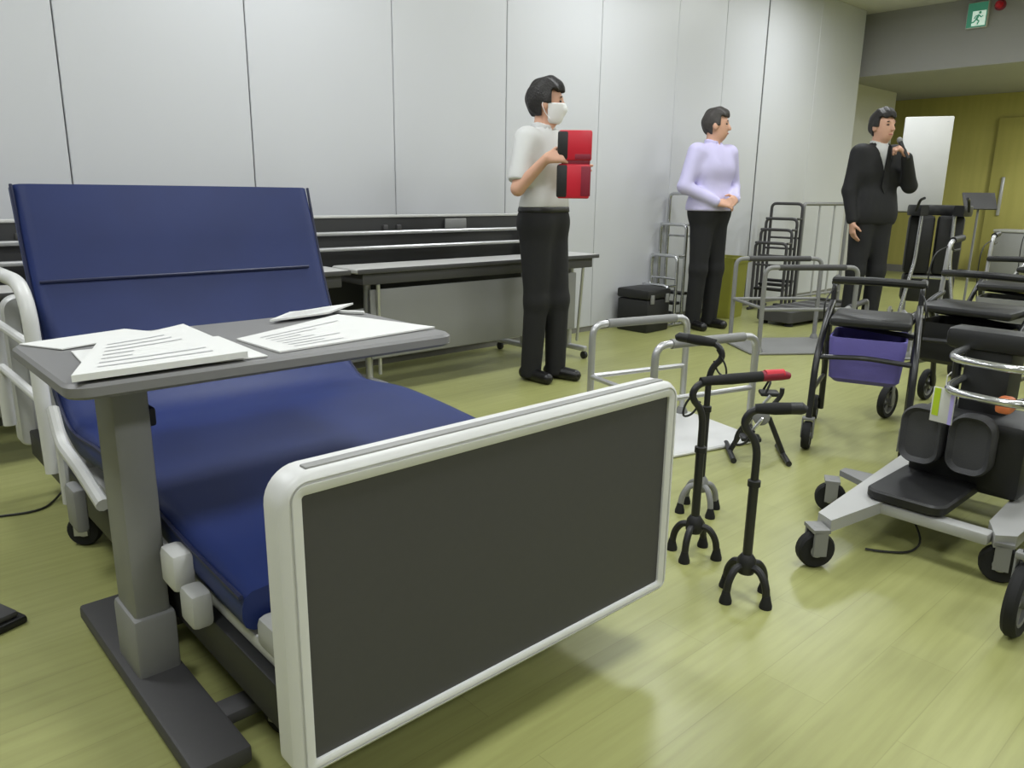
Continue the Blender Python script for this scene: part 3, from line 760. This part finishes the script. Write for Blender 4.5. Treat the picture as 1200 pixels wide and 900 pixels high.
#EQUIPMENT
# ------------------------------------------------------------------ walking and standing aids
def quad_cane(label, loc, rotz, h, handle, tip_red=False, tube=M_FRAMEB, grey=False, group='four-footed canes standing on the floor'):
    """pole with a bent neck and a grip along +x, on a four-footed base"""
    t = thing('quad_cane', label, 'cane', loc, rotz, group)
    base_m = M_GREY if grey else M_BLACK
    MB().tube([(0, 0, .10), (0, 0, h * .62)], .013, 12).build('lower_tube', tube, t)
    MB().tube([(0, 0, h * .55), (0, 0, h - .09), (-.045, 0, h - .045), (-.02, 0, h), (handle * .35, 0, h)], .0105, 12, .05).build('neck', tube, t)
    MB().lathe([(.010, h * .60), (.017, h * .605), (.017, h * .635), (.010, h * .64)], 'Z', seg=16).build('collar', M_BLACK, t)
    g = MB().tube([(-.015, 0, h), (handle * .3, 0, h + .004), (handle * .68, 0, h + .008)], [.013, .017, .016], 12).build('grip', M_RUBBER, t)
    MB().tube([(handle * .66, 0, h + .008), (handle * .9, 0, h + .01), (handle, 0, h + .006)], [.0165, .0165, .010], 12).build('grip_end', M_DRED if tip_red else M_BLACK, g)
    if tip_red: MB().tube([(handle * .70, 0, h + .012), (handle * .92, 0, h + .013)], .0155, 12).build('grip_band', M_RED, g)
    MB().tube([(-.02, .004, h - .02), (-.055, .012, h - .07), (-.06, .012, h - .11), (-.03, .006, h - .10), (-.012, 0, h - .06)], .0035, 6, .02).build('wrist_strap', M_BLACK, t)
    MB().lathe([(.022, .075), (.027, .085), (.025, .115), (.015, .13)], 'Z', seg=18).build('base_hub', base_m, t)
    for (dx, dy) in ((.052, .042), (.052, -.042), (-.045, .042), (-.045, -.042)):
        lg = MB().tube([(0, 0, .092), (dx * .6, dy * .6, .10), (dx, dy, .065), (dx * 1.08, dy * 1.08, .02)], .0105, 10, .03).build('leg', base_m, t)
        MB().lathe([(.017, 0), (.017, .008), (.013, .022), (.010, .036)], 'Z', (dx * 1.08, dy * 1.08, 0), 14).build('rubber_tip', M_RUBBER, lg)
    return t
CR = R(-42.5)
quad_cane('black four-footed cane with a long grip that ends in red', (1.885, 1.222, 0), CR + .22, .55, .27, True)
quad_cane('black four-footed cane between the red-tipped cane and the standing lift', (1.775, .978, 0), CR - .25, .54, .11)
quad_cane('grey-footed cane just behind the red-tipped cane', (2.185, 1.405, 0), CR + 2.7, .60, .12, grey=True)

def floor_rail(name, label, loc, rotz, L_, W_, h, plate, tube, grip, steps=None):
    """a handrail that stands on a floor plate, with a rail loop along both long sides"""
    t = thing(name, label, 'handrail', loc, rotz)
    slab(-L_ / 2, L_ / 2, -W_ / 2, W_ / 2, 0, .018, .04).build('floor_plate', plate, t)
    for s_ in (1, -1):
        y = s_ * (W_ / 2 - .035); hh = h if s_ > 0 else h * .97
        rl = MB().tube([(-L_ * .42, y, .015), (-L_ * .42, y, hh), (L_ * .42, y, hh), (L_ * .42, y, .015)], .016, 12, .06).build('rail', tube, t)
        MB().tube([(-L_ * .42, y, hh * .52), (L_ * .42, y, hh * .52)], .012, 10).build('rail_bar', tube, rl)
        MB().tube([(-L_ * .30, y, hh), (L_ * .30, y, hh)], .0205, 12).build('grip', grip, rl)
        for x in (-L_ * .42, L_ * .42):
            MB().lathe([(.03, .018), (.03, .026), (.019, .05)], 'Z', (x, y, 0), 16).build('socket', M_GREY, rl)
    MB().tube([(-L_ * .42, -(W_ / 2 - .035), h * .52), (-L_ * .42, (W_ / 2 - .035), h * .52)], .012, 10).build('cross_bar', tube, t)
    return t
floor_rail('floor_handrail', 'low handrail with silver loops on a white floor plate beside the bed footboard', (2.80, 2.0, 0), R(-14), .66, .52, .50, M_WHITE, M_ALU, M_GREY)
fr2 = floor_rail('floor_handrail', 'grey handrail loops on a grey floor plate in front of the yellow-green bin', (5.22, 2.72, 0), R(-35), .80, .56, .62, M_GREY, M_GREY, M_DGREY)
floor_rail('floor_handrail', 'grey handrail on a floor plate beside the man in the black suit', (5.75, 2.25, 0), R(10), .75, .5, .30, M_GREY, M_GREY, M_DGREY)

def step_rail(label, loc, rotz, heights, dep, wid, tube, treads=M_BLACK):
    """a stepped rail: loops of falling height one behind the other, on floor runners"""
    t = thing('stepped_handrail', label, 'handrail', loc, rotz)
    for i, h in enumerate(heights):
        x = i * dep
        lp = MB().tube([(x, -wid / 2, .02), (x, -wid / 2, h), (x, wid / 2, h), (x, wid / 2, .02)], .014, 12, .05).build('loop', tube, t)
        MB().tube([(x, -wid / 2, h * .68), (x, wid / 2, h * .68)], .010, 8).build('cross_bar', tube, lp)
        if i + 1 < len(heights):
            for s_ in (1, -1):
                h2 = heights[i + 1]
                MB().tube([(x, s_ * wid / 2, h2), (x + dep, s_ * wid / 2, h2)], .011, 8).build('side_bar', tube, t)
    n = len(heights) - 1
    for s_ in (1, -1):
        MB().tube([(-.06, s_ * wid / 2, .014), (n * dep + .06, s_ * wid / 2, .014)], .014, 10).build('floor_runner', tube, t)
    for i in range(n):
        MB().box(i * dep + .01, (i + 1) * dep - .01, -wid / 2 + .01, wid / 2 - .01, heights[i + 1] * .30, heights[i + 1] * .30 + .025, bev=.006).build('tread', treads, t)
    return t
step_rail('chrome stepped handrail behind the man in the lavender shirt', (5.49, 3.915, 0), R(180), [1.08, .83, .58, .34], .10, .26, M_CHROME)
step_rail('dark stepped handrail against the wall by the suited man', (7.02, 3.80, 0), R(187), [1.0, .86, .76, .64], .10, .30, M_DGREY)
wr = thing('wall_side_rail', 'long grey handrail frame standing beside the dark stepped handrail', 'handrail', (7.08, 3.66, 0), R(-4))
MB().tube([(0, 0, .02), (0, 0, 1.0), (.80, 0, 1.0), (.80, 0, .02)], .017, 12, .03).build('rail', M_GREY, wr)
for x in (.28, .55): MB().tube([(x, 0, .10), (x, 0, 1.0)], .010, 8).build('upright', M_LGREY, wr)
MB().tube([(0, 0, .12), (.80, 0, .12)], .012, 8).build('lower_bar', M_GREY, wr)
for x in (0, .80): MB().box(x - .03, x + .03, -.22, .22, 0, .03, bev=.008).build('foot', M_DGREY, wr)

# black equipment cases by the wall and the bin
cs = thing('equipment_case', 'black lidded equipment case on the floor by the partition wall', 'case', (4.97, 3.86, 0), R(2))
MB().box(-.15, .15, -.15, .15, 0, .26, bev=.015).build('body', M_BLACK, cs); MB().box(-.155, .155, -.155, .155, .265, .34, bev=.015).build('lid', M_BLACK, cs)
for x in (-.1, .1): MB().box(x - .02, x + .02, -.165, -.15, .23, .30, bev=.004).build('latch', M_GREY, cs)
bn = thing('bin', 'yellow-green open bin standing behind the man in the lavender shirt', 'bin', (6.12, 3.82, 0), R(8))
bb = MB()
lps = []
for z, w_ in ((0, .13), (.02, .135), (.50, .155), (.54, .165), (.54, .150), (.50, .146), (.03, .126)):
    lps.append([(a, b, z) for a, b in rrect(-w_, w_, -w_ * .8, w_ * .8, .03, .03)])
ring_loft(lps, True, True).build('body', M_OLIVE, bn)
MB().box(-.168, .168, -.138, -.132, .49, .535, bev=.002).build('rim', M_OLIVE, bn)

def wheel(parent, x, y, r_, wdt, ang=0.0, rim=M_GREY):
    M = Matrix.Translation((x, y, r_)) @ Matrix.Rotation(ang, 4, 'Z')
    a = r_ * .72
    w_ = MB().lathe([(a, -wdt * .4), (r_ * .93, -wdt * .5), (r_, -wdt * .25), (r_, wdt * .25), (r_ * .93, wdt * .5), (a, wdt * .4), (a, -wdt * .4)], 'Y', seg=28, M=M).build('wheel', M_RUBBER, parent)
    rm_ = MB(); rm_.lathe([(a * .88, -wdt * .3), (a * 1.03, -wdt * .38), (a * 1.03, wdt * .38), (a * .88, wdt * .3), (a * .88, -wdt * .3)], 'Y', seg=28, M=M)
    for k in range(5):
        an = 2 * PI * k / 5; rm_.tube([M @ Vector((0, 0, 0)), M @ Vector((a * .95 * math.cos(an), 0, a * .95 * math.sin(an)))], r_ * .09, 6)
    rm_.lathe([(r_ * .22, -wdt * .55), (r_ * .22, wdt * .55)], 'Y', seg=16, M=M)
    rm_.build('rim', rim, w_)
    return w_
def rollator(label, loc, rotz, h=.86, wid=.50, ln=.62, r_=.09, tube=M_FRAMEB, bag=M_BLACK, seat=M_BLACK, grip=M_BLACK, hand_tube=M_ALU, basket=True, group='four-wheeled rollators on show', tall_pad=False):
    """four-wheeled walker; it drives towards +x, its handles are at the back"""
    t = thing('rollator', label, 'walker', loc, rotz, group)
    w2 = wid / 2
    for s_ in (1, -1):
        y = s_ * w2
        sf = MB(); sf.tube([(ln * .42, y, r_ * 2.1), (ln * .36, y, .40), (-.02, y * .96, .56), (-ln * .33, y * .96, .60)], .014, 12, .10)
        sf.tube([(-ln * .45, y, r_), (-ln * .30, y * .98, .42), (-.06, y * .96, .54)], .014, 12, .08)
        sf.tube([(ln * .38, y, .26), (-ln * .36, y, .24)], .010, 8)
        sfo = sf.build('side_frame', tube, t)
        hp = MB().tube([(-ln * .26, y * .96, .34), (-ln * .32, y * .96, h - .05), (-ln * .34, y * .96, h), (-ln * .34 - .15, y * .98, h + .012)], .0115, 12, .06).build('handle_tube', hand_tube, t)
        MB().tube([(-ln * .34 - .03, y * .965, h + .004), (-ln * .34 - .16, y * .98, h + .013)], .0175, 12).build('grip', grip, hp)
        MB().tube([(-ln * .34 - .01, y * .965, h - .02), (-ln * .34 - .06, y * .97, h - .05), (-ln * .34 - .15, y * .98, h - .045)], .006, 8, .02).build('brake_lever', M_BLACK, hp)
        MB().tube([(-ln * .34 - .01, y * .97, h - .02), (-ln * .10, y * 1.08, h - .06), (-ln * .12, y * 1.08, .55), (-ln * .42, y * 1.05, .25)], .0035, 6, .14).build('brake_cable', M_BLACK, hp)
        fk = MB().box(ln * .42 - .014, ln * .42 + .014, y - .026, y - .020, r_ * .8, r_ * 2.2, bev=.002).box(ln * .42 - .014, ln * .42 + .014, y + .020, y + .026, r_ * .8, r_ * 2.2, bev=.002).box(ln * .42 - .016, ln * .42 + .016, y - .026, y + .026, r_ * 2.12, r_ * 2.3, bev=.003)
        fk.build('fork', M_GREY, t)
        wheel(t, ln * .42, y, r_, .034); wheel(t, -ln * .45, y + s_ * .03, r_, .034)
    MB().box(-.17, .16, -w2 + .03, w2 - .03, .535, .575, bev=.018).build('seat', seat, t)
    MB().tube([(-.05, -w2 * .96, .52), (.05, w2 * .96, .50)], .010, 8).build('cross_brace', tube, t)
    MB().tube([(ln * .30, -w2, .40), (ln * .36, 0, .42), (ln * .30, w2, .40)], .011, 8, .05).build('front_bar', tube, t)
    if basket:
        lp = [[(a, b, z) for a, b in rrect(-.13 - e, .15 + e, -w2 + .05 - e, w2 - .05 + e, .03, .03)] for z, e in ((.29, -.02), (.31, 0), (.46, .012), (.49, .012), (.49, .004), (.34, -.01))]
        ring_loft(lp, True, True).build('bag', bag, t)
    MB().tube([(-ln * .30, -w2 * .96, .70), (-ln * .30 + .16, 0, .72), (-ln * .30, w2 * .96, .70)], .018, 10, .12).build('back_strap', M_BLACK, t)
    return t
rollator('compact black rollator with a purple bag, behind the four-footed canes', (3.42, 1.40, 0), R(200), .68, .38, .58, .062, bag=M_PURP, hand_tube=M_FRAMEB)
rollator('black rollator with curved silver handle tubes, next to the grey lift', (4.15, 1.22, 0), R(178), .86, .48, .62, .085)
rollator('black rollator with light grey grips behind the lift tubes', (3.72, .62, 0), R(172), .86, .46, .62, .085, grip=M_LGREY)
rollator('black rollator with a grey bag parked before the far wooden wall', (5.45, 1.38, 0), R(185), .84, .46, .62, .085, bag=M_GREY, hand_tube=M_ALU)
rollator('rollator with silver frame and yellow-green bag near the grey cabinet', (6.9, 1.55, 0), R(180), .88, .46, .62, .085, tube=M_ALU, bag=M_OLIVE)
rollator('tall dark rollator at the side of the lift, with large front wheel', (2.42, .21, 0), R(180), .74, .42, .68, .098, grip=M_BLACK, hand_tube=M_FRAMEB)

# standing lift with a flat grey base, black footplate and dark pads
lf = thing('standing_lift', 'standing lift with flat pale grey base, black footplate and two dark knee pads', 'lift', (2.12, .94, 0))
MB().prism([(.0, -.03), (.03, .025), (.75, .075), (.98, .09), (1.0, .0), (.80, -.06), (.30, -.075)], .112, .150, 'Z').build('base_leg', M_LGREY, lf)
MB().prism([(.26, -.385), (.30, -.43), (.98, -.435), (1.0, -.34), (.80, -.32), (.36, -.34)], .112, .150, 'Z').build('base_leg', M_LGREY, lf)
MB().box(.255, .31, -.37, -.05, .110, .146, bev=.008).build('front_bar', M_LGREY, lf)
MB().prism([(.40, .03), (.46, .16), (.50, .16), (.52, .03)], .122, .142, 'Z').build('outrigger', M_GREY, lf)
caster(lf, .42, .165, .052, .036, ang=.5, fork=M_GREY, stem=.006)
MB().box(.86, .98, -.36, .02, .110, .152, bev=.008).build('rear_bar', M_LGREY, lf)
for (x, y, a) in ((-.02, .0, .9), (.30, -.40, .3), (.96, .06, .6), (.96, -.40, .3)):
    caster(lf, x, y, .056, .038, ang=a, fork=M_GREY, stem=.006)
slab(.25, .62, -.245, -.01, .152, .185, .045).build('footplate', M_BLACK, lf)
MB().box(.55, .80, -.36, -.02, .152, .40, bev=.03).build('motor_housing', M_BLACK, lf)
MB().box(.64, .78, -.26, -.12, .15, .66, bev=.015).build('mast', M_BLACK, lf)
for s_ in (1, -1):
    y = -.145 + s_ * .073
    kp = ring_loft([[(x, y + a, z) for a, z in rrect(-.066 + i, .066 - i, .225 + i, .42 - i, .055 - i, .05 - i)] for x, i in ((.50, .02), (.485, .006), (.495, 0), (.535, 0), (.545, .015))], True, True).build('knee_pad', M_PADG, lf)
    MB().tube([(.53, y, .33), (.60, y, .32)], .018, 10).build('pad_arm', M_BLACK, kp)
for z, k in ((.60, 1.0), (.50, .92)):
    MB().tube([(.72, -.12, z), (.46, -.14, z + .008), (.375, -.18, z + .01), (.35, -.36, z + .01), (.45, -.415, z + .008), (.72, -.40, z)], .012, 12, .08).build('handle_loop', M_CHROME, lf)
for y in (-.09, -.37): MB().tube([(.68, y, .64), (.70, y, .30), (.72, y, .16)], .014, 10, .05).build('side_post', M_FRAMEB, lf)
MB().box(.62, .72, -.34, -.06, .60, .67, bev=.02).build('chest_pad', M_BLACK, lf)
MB().tube([(.62, -.06, .20), (.52, -.02, .10), (.40, -.16, .012), (.28, -.17, .006), (.22, -.10, .006), (.20, -.06, .006)], .0035, 6, .08).build('power_cord', M_BLACK, lf)
MB().box(.50, .56, -.31, -.265, .44, .49, bev=.012).build('release_knob', M_ORANGE, lf)
tg_ = thing('price_tag', 'white hanging tag with lavender and lime bands, on the standing lift', 'tag', (2.55, .795, .395), R(80))
MB().box(-.035, .035, -.002, .002, 0, .11, bev=.001).build('card', M_PAPER, tg_)
MB().box(-.033, -.022, .002, .0035, .0, .105).build('lavender_band', M_LAVP, tg_); MB().box(.010, .030, .002, .0035, .02, .108).build('lime_band', M_LIME, tg_)
MB().box(-.033, -.022, -.0035, -.002, .0, .105).build('lavender_band', M_LAVP, tg_); MB().box(.010, .030, -.0035, -.002, .02, .108).build('lime_band', M_LIME, tg_)
MB().tube([(0, 0, .105), (.0, .0, .15), (.0, -.02, .16)], .002, 6).build('string', M_WHITE, tg_)

# forearm walker with black padding behind the rollators
sw = thing('forearm_walker', 'tall forearm walker with black padded top and silver legs beside the suited man', 'walker', (6.99, 2.43, 0), R(205))
up_ = ring_loft([[(x, y, z) for x, y in [(.25 * math.cos(a) * k, .24 * math.sin(a) * k) for a in [R(40 + 280 * i / 18) for i in range(19)]] + [(.25 * math.cos(a) * k2, .24 * math.sin(a) * k2) for a in [R(320 - 280 * i / 18) for i in range(19)]]] for z, k, k2 in ((.93, .98, .60), (.95, 1.0, .58), (1.0, 1.0, .58), (1.015, .97, .62))], True, True)
up_.build('forearm_pad', M_BLACK, sw)
for s_ in (1, -1):
    lg = MB().tube([(-.05, s_ * .12, .94), (-.02, s_ * .13, .55), (.05, s_ * .20, .12)], .016, 12, .05).build('leg', M_CHROME, sw)
    MB().tube([(-.30, s_ * .25, .11), (.32, s_ * .30, .11)], .015, 10).build('base_tube', M_ALU, lg)
    MB().tube([(.18, s_ * .19, .97), (.24, s_ * .17, 1.06), (.31, s_ * .15, 1.07)], .011, 10, .03).build('hand_grip', M_BLACK, sw)
    for x in (-.28, .30): caster(sw, x, s_ * (.25 + .03 * (x > 0)), .042, .028, fork=M_GREY, stem=.01)
    MB().box(-.19, -.07, s_ * .11 - .10, s_ * .11 + .10, .44, .93, bev=.03).build('padding', M_BLACK, sw)
MB().tube([(0, -.145, .42), (0, .145, .42)], .013, 10).build('cross_bar', M_CHROME, sw)
MB().box(-.24, -.08, -.20, .20, .20, .44, bev=.03).build('control_box', M_BLACK, sw)
# tall white sign board on a stand
wb = thing('sign_board', 'tall blank white board on a slim stand behind the black padded walker', 'board', (7.45, 2.78, 0), R(205))
MB().box(-.02, .02, -.19, .19, .95, 1.76, bev=.01).build('board', M_WHITE, wb)
MB().box(-.03, -.018, -.195, .195, .94, .96, bev=.003).build('bottom_rail', M_GREY, wb)
MB().tube([(-.03, 0, .03), (-.03, 0, 1.5)], .016, 12).build('post', M_GREY, wb)
MB().lathe([(.20, 0), (.20, .012), (.05, .03), (.018, .06)], 'Z', (-.03, 0, 0), 28).build('base', M_GREY, wb)
# small screen on an arm
ms = thing('tablet_stand', 'dark tablet tilted on a thin floor stand in front of the yellow wood wall', 'tablet stand', (7.66, 2.35, 0), R(215))
MB().box(-.09, .09, -.13, .13, -.008, .008, bev=.004, M=Matrix.Translation((0, 0, 1.05)) @ Matrix.Rotation(R(50), 4, 'Y')).build('tablet', M_DGREY, ms)
MB().tube([(0, 0, .02), (0, 0, 1.045)], .010, 10).build('pole', M_GREY, ms)
MB().lathe([(.13, 0), (.13, .012), (.03, .025), (.012, .05)], 'Z', seg=24).build('base', M_GREY, ms)
# low grey cabinets before the far wall
for i, (y0, y1, lb) in enumerate(((2.35, 3.25, 'low grey cabinet before the wooden wall, under the door pull'), (1.40, 2.30, 'low grey cabinet before the wooden wall, farther from the pillar'))):
    cb = thing('cabinet', lb, 'cabinet', (11.5, (y0 + y1) / 2, 0), 0, 'low grey cabinets along the wooden wall'); w_ = (y1 - y0) / 2
    MB().box(-.20, .22, -w_ + .005, w_ - .005, .05, .66, bev=.006).build('body', M_MGREY, cb)
    MB().box(-.22, .23, -w_, w_, .66, .69, bev=.006).build('top', M_LGREY, cb); MB().box(-.17, .20, -w_ + .03, w_ - .03, 0, .05).build('plinth', M_DGREY, cb)
    for s_ in (1, -1):
        d_ = MB().box(-.216, -.20, min(.004 * s_, s_ * (w_ - .01)), max(.004 * s_, s_ * (w_ - .01)), .07, .645, bev=.003).build('door', M_GREY, cb)
        MB().box(-.23, -.214, s_ * .04 - .006, s_ * .04 + .006, .38, .50, bev=.003).build('handle', M_ALU, d_)

# small things on the floor at the bed's side
pd = thing('foot_pedal', 'black foot pedal lying on the floor left of the bed', 'pedal', (.175, 2.13, 0), R(20))
MB().box(-.09, .09, -.055, .055, 0, .022, bev=.008).build('base', M_BLACK, pd); MB().box(-.075, .075, -.045, .045, .022, .04, bev=.008).build('plate', M_DGREY, pd)
tag(MB().tube([(.12, 3.0, .005), (.34, 2.90, .005), (.46, 2.86, .005), (.53, 2.95, .005), (.60, 3.00, .06), (.62, 3.01, .14)], .004, 6, .08).build('power_cable', M_BLACK), 'thin black power cable trailing from under the bed head', 'cable')

# pedal exerciser on the floor behind the canes
px = thing('pedal_exerciser', 'small black pedal exerciser on the floor beside the white floor plate', 'exerciser', (2.87, 1.585, 0), R(-50))
for x in (-.11, .11):
    fb = MB().tube([(x, -.12, .012), (x, .12, .012)], .012, 10).build('floor_bar', M_FRAMEB, px)
    MB().tube([(x, 0, .014), (x * .35, 0, .17)], .011, 10).build('strut', M_FRAMEB, fb)
MB().lathe([(.02, -.045), (.034, -.04), (.034, .04), (.02, .045)], 'Y', (0, 0, .18), 20).build('hub', M_GREY, px)
for s_ in (1, -1):
    ck = MB().tube([(0, s_ * .04, .18), (0, s_ * .06, .18), (s_ * .05, s_ * .065, .18 + s_ * .07)], .008, 8, .01).build('crank', M_CHROME, px)
    MB().box(s_ * .05 - .04, s_ * .05 + .04, min(s_ * .07, s_ * .14), max(s_ * .07, s_ * .14), .172 + s_ * .07, .19 + s_ * .07, bev=.006).build('pedal', M_BLACK, ck)
    MB().tube([(s_ * .05 - .02, s_ * .075, .185 + s_ * .07), (s_ * .05, s_ * .085, .235 + s_ * .07), (s_ * .05, s_ * .125, .235 + s_ * .07), (s_ * .05 - .02, s_ * .135, .185 + s_ * .07)], .005, 6, .02).build('pedal_strap', M_BLACK, ck)
MB().tube([(.03, 0, .20), (.08, 0, .27), (.08, 0, .30)], .010, 8, .03).build('tension_knob', M_BLACK, px)

# low step platform between the lavender-shirted and the suited man
sp = thing('step_platform', 'low dark grey step platform on the floor before the dark stepped handrail', 'platform', (6.48, 3.27, 0), R(-3))
slab(-.46, .46, -.17, .17, .03, .13, .04).build('deck', M_DGREY, sp)
for x in (-.3, -.1, .1, .3): MB().box(x - .012, x + .012, -.15, .15, .129, .134, bev=.001).build('grip_strip', M_GREY, sp)
for x in (-.4, .4):
    for y in (-.12, .12): MB().lathe([(.035, 0), (.035, .015), (.028, .034)], 'Z', (x, y, 0), 14).build('foot', M_RUBBER, sp)
